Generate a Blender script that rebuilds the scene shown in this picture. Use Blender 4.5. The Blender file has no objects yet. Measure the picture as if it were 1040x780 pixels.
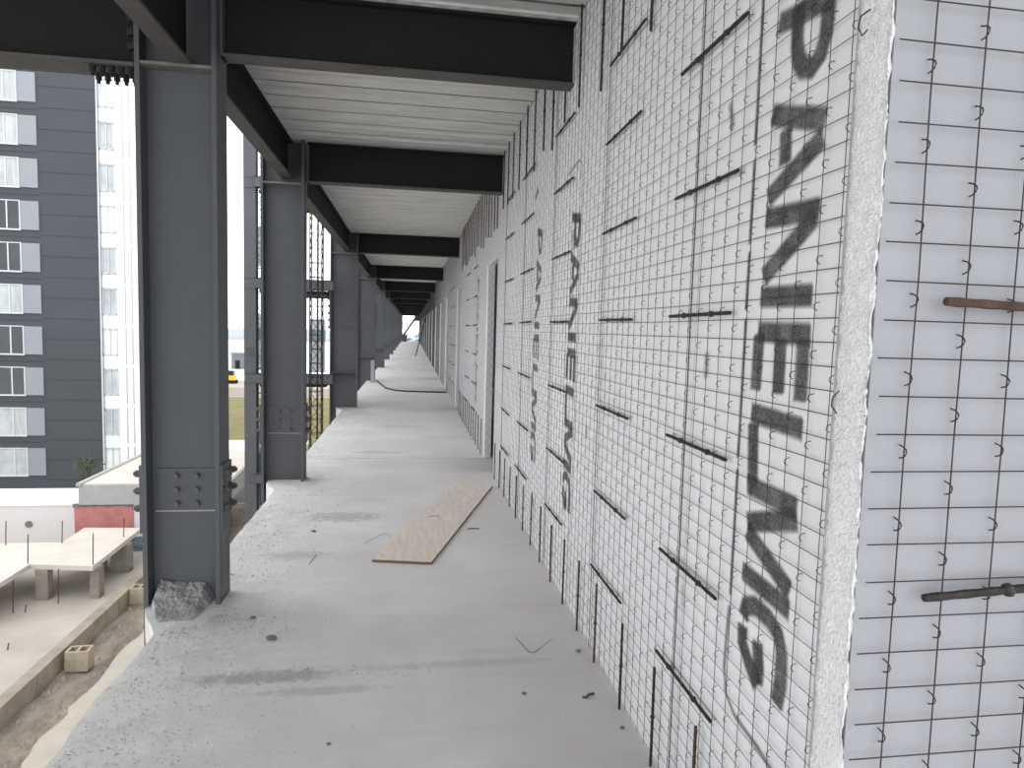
import bpy, bmesh, math, random
from mathutils import Vector, Matrix, noise

random.seed(7)
S = bpy.context.scene
COL = S.collection

# ------------------------------------------------------------------ helpers
class MB:
    """collects polygons; build() links them as one mesh object"""
    def __init__(self):
        self.v = []; self.f = []; self.smooth = False; self.alpha = None
    def add(self, vs, fs):
        n = len(self.v)
        self.v += [tuple(p) for p in vs]
        self.f += [tuple(i + n for i in f) for f in fs]
        return self
    def box(self, x0, y0, z0, x1, y1, z1):
        if x1 < x0: x0, x1 = x1, x0
        if y1 < y0: y0, y1 = y1, y0
        if z1 < z0: z0, z1 = z1, z0
        vs = [(x0,y0,z0),(x1,y0,z0),(x1,y1,z0),(x0,y1,z0),(x0,y0,z1),(x1,y0,z1),(x1,y1,z1),(x0,y1,z1)]
        return self.add(vs, [(3,2,1,0),(4,5,6,7),(0,1,5,4),(1,2,6,5),(2,3,7,6),(3,0,4,7)])
    def tube(self, pts, r, n=6, cap=True):
        pts = [Vector(p) for p in pts]
        rings = []
        for i, p in enumerate(pts):
            a = pts[max(i-1, 0)]; b = pts[min(i+1, len(pts)-1)]
            t = (b - a).normalized()
            up = Vector((0,0,1)) if abs(t.z) < .9 else Vector((1,0,0))
            u = t.cross(up).normalized(); w = t.cross(u).normalized()
            rr = r[i] if isinstance(r, (list, tuple)) else r
            rings.append([p + u*rr*math.cos(2*math.pi*k/n) + w*rr*math.sin(2*math.pi*k/n) for k in range(n)])
        vs = [q for R in rings for q in R]; fs = []
        for i in range(len(rings)-1):
            for k in range(n):
                a = i*n + k; b = i*n + (k+1) % n
                fs.append((a, b, b+n, a+n))
        if cap:
            fs.append(tuple(range(n))[::-1]); m = (len(rings)-1)*n
            fs.append(tuple(range(m, m+n)))
        return self.add(vs, fs)
    def prism(self, poly, z0, z1):
        n = len(poly)
        vs = [(x,y,z0) for x,y in poly] + [(x,y,z1) for x,y in poly]
        fs = [tuple(range(n))[::-1], tuple(range(n, 2*n))] + [(i,(i+1)%n,(i+1)%n+n,i+n) for i in range(n)]
        return self.add(vs, fs)
    def hexhead(self, p, d, r, h, n=6):
        p = Vector(p); d = Vector(d).normalized()
        return self.tube([p, p + d*h], r, n)
    def grid(self, fn, nu, nv):
        vs = [fn(i/nu, j/nv) for j in range(nv+1) for i in range(nu+1)]
        fs = [(j*(nu+1)+i, j*(nu+1)+i+1, (j+1)*(nu+1)+i+1, (j+1)*(nu+1)+i) for j in range(nv) for i in range(nu)]
        return self.add(vs, fs)
    def build(self, name, mat, parent=None, smooth=False):
        off = parent_origin(parent) if parent else Vector((0,0,0))
        me = bpy.data.meshes.new(name)
        me.from_pydata([(Vector(v) - off) for v in self.v], [], self.f)
        me.update()
        if smooth:
            for p in me.polygons: p.use_smooth = True
        if self.alpha:
            ca = me.attributes.new('paint_cover', 'FLOAT', 'POINT')
            for i, a in enumerate(self.alpha): ca.data[i].value = a
        me.materials.append(mat)
        o = bpy.data.objects.new(name, me)
        COL.objects.link(o)
        if parent: o.parent = parent
        return o

def parent_origin(o):
    v = Vector(o.location)
    while o.parent:
        o = o.parent; v += Vector(o.location)
    return v

def tag(o, label=None, cat=None, group=None, kind=None):
    if label: o['label'] = label
    if cat: o['category'] = cat
    if group: o['group'] = group
    if kind: o['kind'] = kind
    return o

def thing(name, loc, label, cat, group=None, kind=None):
    o = bpy.data.objects.new(name, None)
    o.empty_display_size = .1
    COL.objects.link(o); o.location = loc
    return tag(o, label, cat, group, kind)

def copy_tree(o, loc=None, parent=None):
    c = o.copy(); COL.objects.link(c)
    if parent: c.parent = parent
    if loc is not None: c.location = loc
    for ch in list(o.children): copy_tree(ch, None, c)
    return c

ORD = ['first','second','third','fourth','fifth','sixth','seventh','eighth','ninth','tenth','eleventh','twelfth','thirteenth','fourteenth','fifteenth','sixteenth','seventeenth','eighteenth','nineteenth','twentieth']
def ordi(i):
    if i < 20: return ORD[i]
    return ['twenty', 'thirty', 'forty'][(i+1)//10 - 2] + ('-' + ORD[(i+1) % 10 - 1] if (i+1) % 10 else 'th')

# ------------------------------------------------------------------ materials
def mat(name, col, rough=.8, metal=0., var=.0, scale=5., bump=0., bscale=40., col2=None, stretch=None, detail=6, spec=.3):
    m = bpy.data.materials.new(name); m.use_nodes = True
    nt = m.node_tree; nd = nt.nodes; lk = nt.links
    b = nd['Principled BSDF']
    b.inputs['Roughness'].default_value = rough; b.inputs['Metallic'].default_value = metal
    b.inputs['Specular IOR Level'].default_value = spec
    tc = nd.new('ShaderNodeTexCoord'); src = tc.outputs['Object']
    if stretch:
        mp = nd.new('ShaderNodeMapping'); mp.inputs['Scale'].default_value = stretch
        lk.new(src, mp.inputs['Vector']); src = mp.outputs['Vector']
    no = nd.new('ShaderNodeTexNoise'); no.inputs['Scale'].default_value = scale; no.inputs['Detail'].default_value = detail
    no.inputs['Roughness'].default_value = .62
    lk.new(src, no.inputs['Vector'])
    r = nd.new('ShaderNodeValToRGB')
    r.color_ramp.elements[0].position = .32; r.color_ramp.elements[1].position = .7
    c2 = col2 or tuple(c*(1-var) for c in col)
    r.color_ramp.elements[0].color = (*c2, 1); r.color_ramp.elements[1].color = (*col, 1)
    lk.new(no.outputs['Fac'], r.inputs['Fac']); lk.new(r.outputs['Color'], b.inputs['Base Color'])
    if bump:
        n2 = nd.new('ShaderNodeTexNoise'); n2.inputs['Scale'].default_value = bscale; n2.inputs['Detail'].default_value = 5
        lk.new(src, n2.inputs['Vector'])
        bp = nd.new('ShaderNodeBump'); bp.inputs['Strength'].default_value = bump; bp.inputs['Distance'].default_value = .01
        lk.new(n2.outputs['Fac'], bp.inputs['Height']); lk.new(bp.outputs['Normal'], b.inputs['Normal'])
    return m

M = {}
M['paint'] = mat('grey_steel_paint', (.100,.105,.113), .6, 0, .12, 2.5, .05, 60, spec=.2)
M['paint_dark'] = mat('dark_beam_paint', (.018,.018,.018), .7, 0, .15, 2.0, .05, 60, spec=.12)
M['paint_dusty'] = mat('dusty_steel_paint', (.20,.195,.18), .8, 0, .45, 7.0, .1, 60)
M['soffit'] = mat('brownish_flange_primer', (.095,.088,.08), .7, 0, .3, 3.0)
M['bolt'] = mat('dark_bolt_steel', (.105,.108,.115), .5, .1, .3, 9)
M['bolt_rust'] = mat('black_bolt_steel', (.028,.024,.024), .6, .2, .3, 9)
M['deck'] = mat('galvanised_deck', (.62,.62,.60), .5, .1, .22, 2.0, .12, 18, stretch=(1.2,5,1))
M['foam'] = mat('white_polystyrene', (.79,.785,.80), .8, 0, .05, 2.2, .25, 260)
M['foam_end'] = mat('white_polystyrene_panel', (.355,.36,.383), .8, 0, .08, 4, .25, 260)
M['foam_cut'] = mat('cut_polystyrene', (.87,.87,.875), .9, 0, .07, 30, 1.0, 190)
M['wire'] = mat('grey_wire', (.085,.083,.085), .6, .2, .4, 20)
M['wire_near'] = mat('rusty_dark_wire', (.060,.055,.055), .55, .4, .45, 25, col2=(.05,.030,.022))
M['rebar'] = mat('rebar_steel', (.050,.043,.040), .65, .3, .4, 30, .4, 150)
M['rebar_rust'] = mat('rusty_rebar', (.115,.065,.045), .75, .2, .5, 25, .4, 150, col2=(.045,.035,.032))
M['concrete_site'] = mat('pale_site_concrete', (.45,.42,.375), .9, 0, .25, .9, .2, 14)
M['concrete_table'] = mat('ramp_concrete', (.56,.525,.475), .9, 0, .16, 1.7, .1, 20)
M['concrete_leg'] = mat('stub_concrete', (.30,.275,.235), .9, 0, .4, 3, .2, 25)
M['curb'] = mat('curb_concrete', (.36,.315,.25), .9, 0, .4, 2.5, .2, 25)
M['dirt'] = mat('dirt_path', (.33,.285,.235), .95, 0, .5, 3.2, .8, 9, stretch=(1,.6,1))
M['spill'] = mat('pale_mortar_spill', (.46,.42,.355), .95, 0, .15, 3, .2, 20)
M['block'] = mat('concrete_block', (.44,.375,.28), .9, 0, .25, 12, .4, 60)
M['white_wall'] = mat('whitewashed_wall', (.68,.68,.69), .9, 0, .08, 1.2)
M['red_wall'] = mat('red_painted_wall', (.47,.22,.20), .9, 0, 0, 2.4, .1, 20, col2=(.38,.13,.115))
M['pink'] = mat('pink_stained_wall', (.60,.60,.605), .9, 0, 0, .8, col2=(.60,.555,.55))
M['roof_white'] = mat('white_roof_render', (.80,.79,.76), .9, 0, .1, 1.5)
M['fascia'] = mat('grey_fascia', (.38,.375,.37), .9, 0, .15, 3)
M['net'] = mat('teal_netting', (.06,.24,.28), .9, 0, .4, 12, .3, 60)
M['net'].node_tree.nodes['Principled BSDF'].inputs['Alpha'].default_value = .55
M['mast'] = mat('dark_mast_steel', (.035,.028,.032), .6, .3, .3, 9)
M['ply'] = mat('plywood', (.72,.645,.58), .75, 0, .22, 5, .1, 60, stretch=(6,1,1))
M['ply_edge'] = mat('plywood_edge', (.20,.145,.10), .8, 0, .3, 20, stretch=(1,1,12))
M['stone'] = mat('grey_stone', (.20,.195,.195), .9, 0, .4, 30, .5, 60)
M['crumbs'] = mat('mortar_crumbs', (.56,.55,.545), .95, 0, .45, 8)
M['mound'] = mat('mortar_heap', (.45,.44,.435), .95, 0, .55, 14, 1.0, 45)
M['leaf'] = mat('shrub_leaf', (.085,.12,.05), .7, 0, .4, 8)
M['bark'] = mat('bark', (.08,.06,.045), .9, 0, .3, 12)
M['grass'] = mat('olive_grass', (.190,.172,.070), .95, 0, .35, .35, col2=(.135,.115,.05))
M['road'] = mat('tan_road', (.27,.235,.20), .95, 0, .2, .2)
M['lot'] = mat('pale_lot', (.78,.80,.84), .9, 0, .12, .05)
M['far_ground'] = mat('far_ground', (.36,.35,.30), .95, 0, .3, .03)
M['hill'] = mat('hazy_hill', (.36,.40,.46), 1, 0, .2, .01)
M['apt'] = mat('dark_grey_cladding', (.064,.069,.078), .8, 0, .10, .25, stretch=(.3,.3,3))
M['apt_panel'] = mat('light_grey_panel', (.25,.27,.295), .5, 0, .08, .6)
M['apt_frame'] = mat('white_window_frame', (.52,.54,.56), .6)
M['apt_white'] = mat('white_render', (.93,.93,.94), .7, 0, .03, .2)
M['glass_dark'] = mat('dark_window_glass', (.035,.04,.045), .12, 0, .5, .8, spec=.6)
M['glass_light'] = mat('curtained_window_glass', (.50,.52,.52), .25, 0, .35, .9, stretch=(5,1,.4))
M['glass_teal'] = mat('teal_railing_glass', (.74,.79,.79), .25, 0, .15, .6)
M['glass_mid'] = mat('grey_window_glass', (.50,.54,.56), .2, 0, .35, .8)
M['slot'] = mat('grey_slot', (.42,.42,.44), .8)
M['shed'] = mat('grey_shed', (.16,.18,.20), .7, 0, .2, .5)
M['yellow'] = mat('yellow_paint', (.75,.48,.04), .5)
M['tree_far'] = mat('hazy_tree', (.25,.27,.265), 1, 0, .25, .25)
M['cable'] = mat('black_cable', (.03,.03,.03), .6)

def floor_material():
    m = bpy.data.materials.new('concrete_floor'); m.use_nodes = True
    nt = m.node_tree; nd = nt.nodes; lk = nt.links; b = nd['Principled BSDF']
    b.inputs['Roughness'].default_value = .85; b.inputs['Specular IOR Level'].default_value = .25
    tc = nd.new('ShaderNodeTexCoord'); P = tc.outputs['Object']
    def N(scale, det=6, stretch=None, rough=.6):
        v = P
        if stretch:
            mp = nd.new('ShaderNodeMapping'); mp.inputs['Scale'].default_value = stretch
            lk.new(P, mp.inputs['Vector']); v = mp.outputs['Vector']
        n = nd.new('ShaderNodeTexNoise'); n.inputs['Scale'].default_value = scale; n.inputs['Detail'].default_value = det
        n.inputs['Roughness'].default_value = rough; lk.new(v, n.inputs['Vector']); return n.outputs['Fac']
    def ramp(f, p0, p1, v0=0., v1=1.):
        r = nd.new('ShaderNodeMapRange'); r.interpolation_type = 'SMOOTHSTEP'
        r.inputs['From Min'].default_value = p0; r.inputs['From Max'].default_value = p1
        r.inputs['To Min'].default_value = v0; r.inputs['To Max'].default_value = v1
        lk.new(f, r.inputs['Value']); return r.outputs['Result']
    def mth(op, a, bb):
        n = nd.new('ShaderNodeMath'); n.operation = op
        for i, q in enumerate((a, bb)):
            if isinstance(q, (int, float)): n.inputs[i].default_value = q
            else: lk.new(q, n.inputs[i])
        return n.outputs[0]
    def mix(f, c1, c2):
        n = nd.new('ShaderNodeMix'); n.data_type = 'RGBA'
        lk.new(f, n.inputs['Factor'])
        for k, c in ((6, c1), (7, c2)):
            if isinstance(c, tuple): n.inputs[k].default_value = (*c, 1)
            else: lk.new(c, n.inputs[k])
        return n.outputs[2]
    sx = nd.new('ShaderNodeSeparateXYZ'); lk.new(P, sx.inputs[0]); X = sx.outputs['X']; Y = sx.outputs['Y']
    base = mix(ramp(N(1.3), .35, .68), (.575,.565,.56), (.66,.652,.65))
    base = mix(ramp(N(3.2, 6, (.35, 2.2, 1)), .52, .75, 0, .5), base, (.50,.485,.475))       # trowel streaks across
    base = mix(ramp(N(60, 3), .62, .75, 0, .35), base, (.27,.26,.26))                          # pits
    # warmer swept band along the wall
    base = mix(ramp(X, .1, .75, 0, .45), base, (.55,.52,.50))
    # darker brown-grey tone farther down the corridor
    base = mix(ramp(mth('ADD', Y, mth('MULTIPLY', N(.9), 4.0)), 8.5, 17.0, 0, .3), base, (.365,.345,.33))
    # mortar crust and pale dust along the open edge
    edge = ramp(X, -.35, -1.05, 0, 1)
    crust = mth('MULTIPLY', edge, ramp(N(7, 8, None, .72), .47, .62))
    base = mix(mth('MULTIPLY', crust, .55), base, (.74,.74,.745))
    speck = mth('MULTIPLY', ramp(X, -.2, -1.0, .15, 1), ramp(N(24, 6, None, .75), .57, .68))
    base = mix(mth('MULTIPLY', speck, .6), base, (.20,.19,.185))
    # two dark smears of grit with their own outline
    for cx, cy, sxx, syy, k in ((-.62, 2.94, .42, .075, .62), (-.35, 2.80, .35, .05, .35), (-.5, 5.45, .40, .20, .5), (.25, 2.97, .55, .05, .28), (-.75, 4.55, .3, .1, .35), (-.35, 8.3, .5, .12, .3), (-.2, 10.5, .6, .2, .25), (.1, 17.2, .8, .9, .3)):
        dx = mth('DIVIDE', mth('SUBTRACT', X, cx), sxx); dy = mth('DIVIDE', mth('SUBTRACT', Y, cy), syy)
        d = mth('ADD', mth('MULTIPLY', dx, dx), mth('MULTIPLY', dy, dy))
        d = mth('ADD', d, mth('MULTIPLY', N(17, 8, None, .75), 3.0))
        base = mix(ramp(d, 2.35, 1.55, 0, k), base, (.25,.24,.24))
    # construction joints across the slab
    for jy in (7.9, 12.2, 19.0, 26.0):
        d = mth('ABSOLUTE', mth('SUBTRACT', mth('ADD', Y, mth('MULTIPLY', N(2.5), .1)), jy + .05), 0)
        base = mix(ramp(d, .03, .005, 0, .35), base, (.20,.19,.18))
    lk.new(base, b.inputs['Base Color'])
    bp = nd.new('ShaderNodeBump'); bp.inputs['Strength'].default_value = .5; bp.inputs['Distance'].default_value = .012
    h = mth('ADD', mth('MULTIPLY', N(34, 7, None, .7), ramp(X, .1, -1.0, .12, 1.0)), mth('MULTIPLY', N(5), .25))
    lk.new(h, bp.inputs['Height']); lk.new(bp.outputs['Normal'], b.inputs['Normal'])
    return m
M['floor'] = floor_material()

def paint_material():
    m = bpy.data.materials.new('sprayed_black_stencil_paint'); m.use_nodes = True
    nt = m.node_tree; nd = nt.nodes; lk = nt.links; b = nd['Principled BSDF']
    b.inputs['Base Color'].default_value = (.062,.056,.060,1); b.inputs['Roughness'].default_value = .9
    at = nd.new('ShaderNodeAttribute'); at.attribute_name = 'paint_cover'
    tc = nd.new('ShaderNodeTexCoord')
    no = nd.new('ShaderNodeTexNoise'); no.inputs['Scale'].default_value = 300; no.inputs['Detail'].default_value = 4
    lk.new(tc.outputs['Object'], no.inputs['Vector'])
    n2 = nd.new('ShaderNodeTexNoise'); n2.inputs['Scale'].default_value = 14; n2.inputs['Detail'].default_value = 4
    lk.new(tc.outputs['Object'], n2.inputs['Vector'])
    r = nd.new('ShaderNodeMapRange'); r.inputs['From Min'].default_value = .3; r.inputs['From Max'].default_value = .6
    r.inputs['To Min'].default_value = .62; r.inputs['To Max'].default_value = 1.0; lk.new(no.outputs['Fac'], r.inputs['Value'])
    r2 = nd.new('ShaderNodeMapRange'); r2.inputs['From Min'].default_value = .3; r2.inputs['From Max'].default_value = .65
    r2.inputs['To Min'].default_value = .70; r2.inputs['To Max'].default_value = .95; lk.new(n2.outputs['Fac'], r2.inputs['Value'])
    mu = nd.new('ShaderNodeMath'); mu.operation = 'MULTIPLY'; lk.new(r.outputs[0], mu.inputs[0]); lk.new(r2.outputs[0], mu.inputs[1])
    mu2 = nd.new('ShaderNodeMath'); mu2.operation = 'MULTIPLY'; lk.new(mu.outputs[0], mu2.inputs[0]); lk.new(at.outputs['Fac'], mu2.inputs[1])
    lk.new(mu2.outputs[0], b.inputs['Alpha'])
    return m
M['stencil'] = paint_material()

# ------------------------------------------------------------------ dimensions (metres)
XW = .90            # face of the long panel wall
XE = -1.24          # open edge of the slab
ZD = 3.30           # underside of the steel deck
YEND = 80.
COLY = [3.85, 6.82] + [13.0 + 6.5*i for i in range(11)]

# ------------------------------------------------------------------ setting: floor and deck
def collar(y): return -.15*max([max(0., min(1., (.50-abs(y-c-.06))/.30)) for c in (3.85, 6.82, 13.0)])
poly = [(XE + collar(y) + .022*noise.noise((0, y*2.3, 0)) + .012*noise.noise((3, y*9, 0)), y) for y in [(-3 + .06*i) for i in range(int(25/.06))]]
poly += [(XE, 22.), (XE, YEND), (6.2, YEND), (6.2, -3)]
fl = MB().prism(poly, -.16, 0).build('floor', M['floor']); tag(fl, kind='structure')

# steel deck: trapezoid ribs running across the corridor
dk = MB(); pitch = .305
prof = []
y = -1.5
while y < YEND + .2:
    prof += [(y-.012, ZD+.010), (y+.085, ZD+.012), (y+.092, ZD), (y+.248, ZD), (y+.225, ZD+.07), (y+.36, ZD+.07), (y+.2925, ZD+.008)]
    y += pitch
x0, x1 = -1.30, 6.2
n = len(prof)
vs = [(x0, a, b) for a, b in prof] + [(x1, a, b) for a, b in prof]
fs = [(i, i+1, i+1+n, i+n) for i in range(n-1)]
dk.add(vs, fs)
dk.box(x0, -1.5, ZD+.09, x1, YEND+.2, ZD+.19)
# stamped embossing on the nearest pans
ce = dk.build('ceiling', M['deck']); tag(ce, kind='structure')
tag(MB().box(-8, -2.5, ZD, -1.32, 3.92, ZD+.17).build('unseen_shade_deck', M['deck']), kind='structure')  # unseen deck added overhead to shade the outrigger beam and nearest column
em = MB()
for r in range(0, 8):
    yy = -1.5 + pitch*(13 + r)
    x = -1.05
    while x < .86:
        for k in range(3):
            em.box(x, yy+.11+k*.045, ZD-.004, x+.075, yy+.128+k*.045, ZD+.001)
        x += .135
em.build('deck_embossing', M['deck'], ce)

# ------------------------------------------------------------------ steel H columns
def h_column(loc, w, zb, zt, fw, splice_z, bolts, capz, stiff, label):
    x, y, _ = loc
    t = thing('steel_column', loc, label, 'column', 'steel H columns along the open edge')
    tf, tw = .024, .014
    xl, xr = x - w/2, x + w/2
    MB().box(xl+tf, y-tw/2, zb, xr-tf, y+tw/2, zt).build('web', M['paint'], t)
    MB().box(xl, y-fw/2, zb, xl+tf, y+fw/2, zt).build('flange', M['paint'], t)
    MB().box(xr-tf, y-fw/2, zb, xr, y+fw/2, zt).build('flange', M['paint'], t)
    for s in (-1, 1):
        MB().box(xl+tf, y+s*tw/2, capz, xr-tf, y+s*(fw/2-.004), capz+.016).build('cap_plate', M['paint_dusty'], t)
    for z in stiff:
        MB().box(xl+tf, y-tw/2, z, xr-tf, y-fw/2+.004, z+.018).build('stiffener_plate', M['paint'], t)
    # splice: web plate, flange plates, bolts
    nx, nz, z1 = bolts
    zs = splice_z
    sp = MB().box(xl+tf+.03, y-tw/2-.010, zs+.006, xr-tf-.012, y-tw/2, z1).build('splice_plate', M['paint'], t)
    MB().box(xl+tf+.012, y-tw/2-.003, zs-.004, xr-tf-.01, y-tw/2, zs+.004).build('splice_joint', M['fascia' if nx < 3 else 'bolt'], t)
    cx = (xl + xr)/2 + .005; dx = min(.105, .24/nx)
    for i in range(nx):
        for k in range(nz):
            px = cx + (i-(nx-1)/2)*dx; pz = zs+.045 + k*(z1-zs-.085)/(nz-1)
            m = MB(); m.hexhead((px, y-tw/2-.010, pz), (0,-1,0), .019, .006, 10); m.hexhead((px, y-tw/2-.016, pz), (0,-1,0), .0155, .016)
            m.build('web_bolt', M['bolt'], t)
    for s, xf in ((1, xr), (-1, xl)):
        MB().box(xf, y-fw/2+.005, zs-.10*(nx < 3), xf+s*.014, y+fw/2-.005, z1+.03).build('flange_plate', M['paint'], t)
        for yy in (-fw*.28, fw*.28):
            for k in range(nz):
                pz = zs+.03 + k*(z1-zs-.05)/(nz-1)
                m = MB(); m.hexhead((xf+s*.014, y+yy, pz), (s,0,0), .025, .006, 10)
                m.hexhead((xf+s*.02, y+yy, pz), (s,0,0), .020, .024); m.hexhead((xf+s*.044, y+yy, pz), (s,0,0), .012, .010)
                m.build('flange_bolt', M['bolt'], t)
    return t

cc = []
c1 = h_column((-1.215, COLY[0], 0), .395, -3.6, ZD, .20, .505, (2, 3, .745), 2.855, [], 'steel H column nearest the camera, mortar heaped around its foot')
cc.append(c1)
cc.append(h_column((-1.235, COLY[1], 0), .40, -3.6, ZD, .20, .47, (2, 3, .735), 2.885, [], 'second steel H column along the slab edge, six bolts low on its web'))
c3 = h_column((-1.262, COLY[2], 0), .50, -3.6, ZD, .20, 1.49, (3, 6, 2.20), 2.90, [.66], 'third steel H column along the slab edge, block of bolts at mid-height')
cc.append(c3)
for i, yy in enumerate(COLY[3:]):
    c = copy_tree(c3, (-1.262 + .01*(i % 2), yy, 0))
    c['label'] = '%s steel H column from the camera, receding along the slab edge' % ordi(i+3)
    cc.append(c)
# bright dusty scuffs are on the corridor side of the first column
MB().box(-1.0175, 3.775, .03, -1.0165, 3.925, .49).build('dust_film', M['paint_dusty'], c1)

# ------------------------------------------------------------------ beams
def i_beam(p, q, h, fw, label, name='cross_beam', group=None, plate=None):
    """I beam between two axis-aligned points given at the underside; p is the origin"""
    (ax, ay, az), (bx, by, bz) = p, q
    t = thing(name, p, label, 'beam', group)
    tf, tw = .016, .010
    def seg(off0, off1, z0, z1):
        m = MB()
        if abs(bx-ax) > abs(by-ay): m.box(ax, ay+off0, z0, bx, ay+off1, z1)
        else: m.box(ax+off0, ay, z0, ax+off1, by, z1)
        return m
    seg(-fw/2, fw/2, az, az+tf).build('bottom_flange', M['soffit'], t)
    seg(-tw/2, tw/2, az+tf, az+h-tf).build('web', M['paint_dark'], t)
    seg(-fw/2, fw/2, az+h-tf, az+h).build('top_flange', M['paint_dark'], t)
    return t
for i, yy in enumerate(COLY):
    zb = 2.95 if i < 1 else 2.925
    b = i_beam((-1.015, yy+.02, zb), (XW-.004, yy+.02, zb), ZD-zb, .10, '%s dark steel cross beam overhead, counted from the camera' % ordi(i), group='cross beams under the deck')
    MB().box(-1.013, yy-.04, zb-.0, -1.003, yy+.085, ZD-.02).build('end_plate', M['paint'], b)
for i in range(len(COLY)-1):
    ya, yb = COLY[i]+.009, COLY[i+1]-.009
    i_beam((-1.205, ya, 2.95), (-1.205, yb, 2.95), ZD-2.95, .11, 'steel edge beam above the slab edge between %s and %s columns' % (ordi(i), ordi(i+1)), 'edge_beam', 'edge beams between the columns')
i_beam((-1.19, -1.5, 2.87), (-1.19, COLY[0]-.02, 2.87), ZD-2.87, .10, 'short steel edge beam running overhead into the nearest column', 'edge_beam', 'edge beams between the columns')
ob = i_beam((-1.416, COLY[0], 2.84), (-5.0, COLY[0], 2.84), .42, .20, 'dark steel beam running left from the nearest column, bolts under it', 'outrigger_beam')
for i in range(5):
    for r in range(2):
        px = -1.445 - i*.045 - r*.022; py = COLY[0] - .06 + r*.12
        m = MB(); m.hexhead((px, py, 2.84), (0,0,-1), .019, .012, 8); m.hexhead((px, py, 2.828), (0,0,-1), .015, .022); m.hexhead((px, py, 2.806), (0,0,-1), .009, .018)
        m.build('flange_bolt', M['bolt_rust'], ob)
for i in range(5):
    px = -1.46 - i*.05
    m = MB(); m.hexhead((px, COLY[0]-.06, 3.244), (0,0,-1), .018, .03); m.build('top_flange_bolt', M['bolt_rust'], ob)
for k in range(3):
    m = MB(); m.hexhead((-1.455, COLY[0]-.005, 2.96+k*.07), (0,-1,0), .02, .03); m.build('web_bolt', M['bolt_rust'], ob)

# ------------------------------------------------------------------ long panel wall
OPEN = [(7.08, 7.95), (12.55, 13.3), (16.5, 17.4), (20.1, 21.0), (24.3, 25.2), (28.5, 29.4), (33., 34.), (38., 39.), (44., 45.), (51., 52.), (59., 60.), (68., 69.)]
DOORZ = 2.32
W0 = .925
TH = .08
wm = MB(); edges = [W0] + [e for o in OPEN for e in o] + [YEND]
for i in range(0, len(edges), 2): wm.box(XW, edges[i], 0, XW+TH, edges[i+1], ZD)
for a, b in OPEN: wm.box(XW, a, DOORZ, XW+TH, b, ZD)
wall = wm.build('wall_right', M['foam']); tag(wall, kind='structure')

XM = XW - .011      # plane of the wire mesh
ph, pv = .0755, .0522
def solid(y): return not any(a < y < b for a, b in OPEN)
seams = [2.02, 3.045, 4.18, 5.30, 6.36]
wires = MB(); rw = .00105
def wbar(m, x, ya, za, yb, zb, r):
    if abs(zb-za) > abs(yb-ya): m.box(x-r, ya-r, za, x+r, ya+r, zb)
    else: m.box(x-r, ya, za-r, x+r, yb, za+r)
vy = []
y = 1.0 - 1*.0755
while y < YEND:
    vy.append(y + random.uniform(-.003, .003)); y += ph
for y in vy:
    z0 = 0.01 if solid(y) else DOORZ
    r = rw*(1.0 if y < 9 else 1.15)
    if y < 6:                                            # slightly wavy near wires
        k = 6; pts = [(XM + .002*noise.noise((y*9, j*1.3, 0)), y + .004*noise.noise((y*5, j*.9, 4)), z0 + (ZD-.01-z0)*j/k) for j in range(k+1)]
        wires.tube(pts, r*1.1, 4)
    else: wbar(wires, XM, y, z0, y, ZD-.01, r)
for s in seams:                                          # overlapping sheet edges
    wbar(wires, XM-.003, s+.014, .01, s+.014, ZD-.01, rw*1.5)
z = .03; k = 0
zh = []
while z < ZD-.02:
    zh.append(z)
    segs = [(edges[i], edges[i+1]) for i in range(0, len(edges), 2)] if z < DOORZ else [(W0, YEND)]
    for a, b in segs:
        if a < 6:
            nn = int((min(b, 7.08)-a)/.25)+1
            pts = [(XM-.0026, a + (b-a)*j/nn, z + .004*noise.noise((z*7, j*.8, 2))) for j in range(nn+1)]
            wires.tube(pts, rw*1.1, 4)
        else: wbar(wires, XM-.0026, a, z, b, z, rw)
    z += pv
wires.build('wire_mesh', M['wire'], wall)

# looped ends of the cross wires: the hundred nearest are parts, the rest one part
def hook(m, y, z, r=.0010, flip=1):
    pts = [(XW, y, z+.010), (XM+.004, y, z+.0085), (XM-.0015, y+.001*flip, z+.0045), (XM-.003, y+.0015*flip, z), (XM-.0015, y+.001*flip, z-.0045), (XM+.003, y, z-.008), (XM+.006, y, z-.009)]
    m.tube([(a, b-.001, c) for a, b, c in pts], r, 4)
hk = []
for i, y in enumerate(vy):
    if y > 9.5: break
    for j, z in enumerate(zh[:-1]):
        if (i + j) % 2: continue
        zc = z + pv/2 + random.uniform(-.005, .005)
        if not solid(y) and zc < DOORZ: continue
        hk.append((y, zc))
near = sorted([h for h in hk if .95 < h[0] and .3 < h[1] < 2.4 and h[0] > 1.25], key=lambda h: h[0]**2 + (h[1]-1.5)**2)[:100]
ns = set(near)
for y, z in near:
    m = MB(); hook(m, y, z); m.build('wire_loop', M['wire_near'], wall)
m = MB()
for y, z in hk:
    if (y, z) not in ns: hook(m, y, z)
tag(m.build('far_wire_loops', M['wire'], wall), kind='stuff')

# zigzag truss wires on door jambs facing the camera
m = MB()
for a, b in OPEN[:6]:
    nz = 42
    pts = [(XW + (.008 if j % 2 else .072), b-.006, .03 + (DOORZ-.06)*j/nz) for j in range(nz+1)]
    m.tube(pts, .0016, 4, False)
m.build('truss_wire', M['wire'], wall)

# foam seams
m = MB()
for s in seams: m.box(XW-.0006, s-.003, 0, XW, s+.001, ZD-.01)
m.build('panel_joint', mat('foam_joint', (.42,.42,.44), .9), wall)

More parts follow.
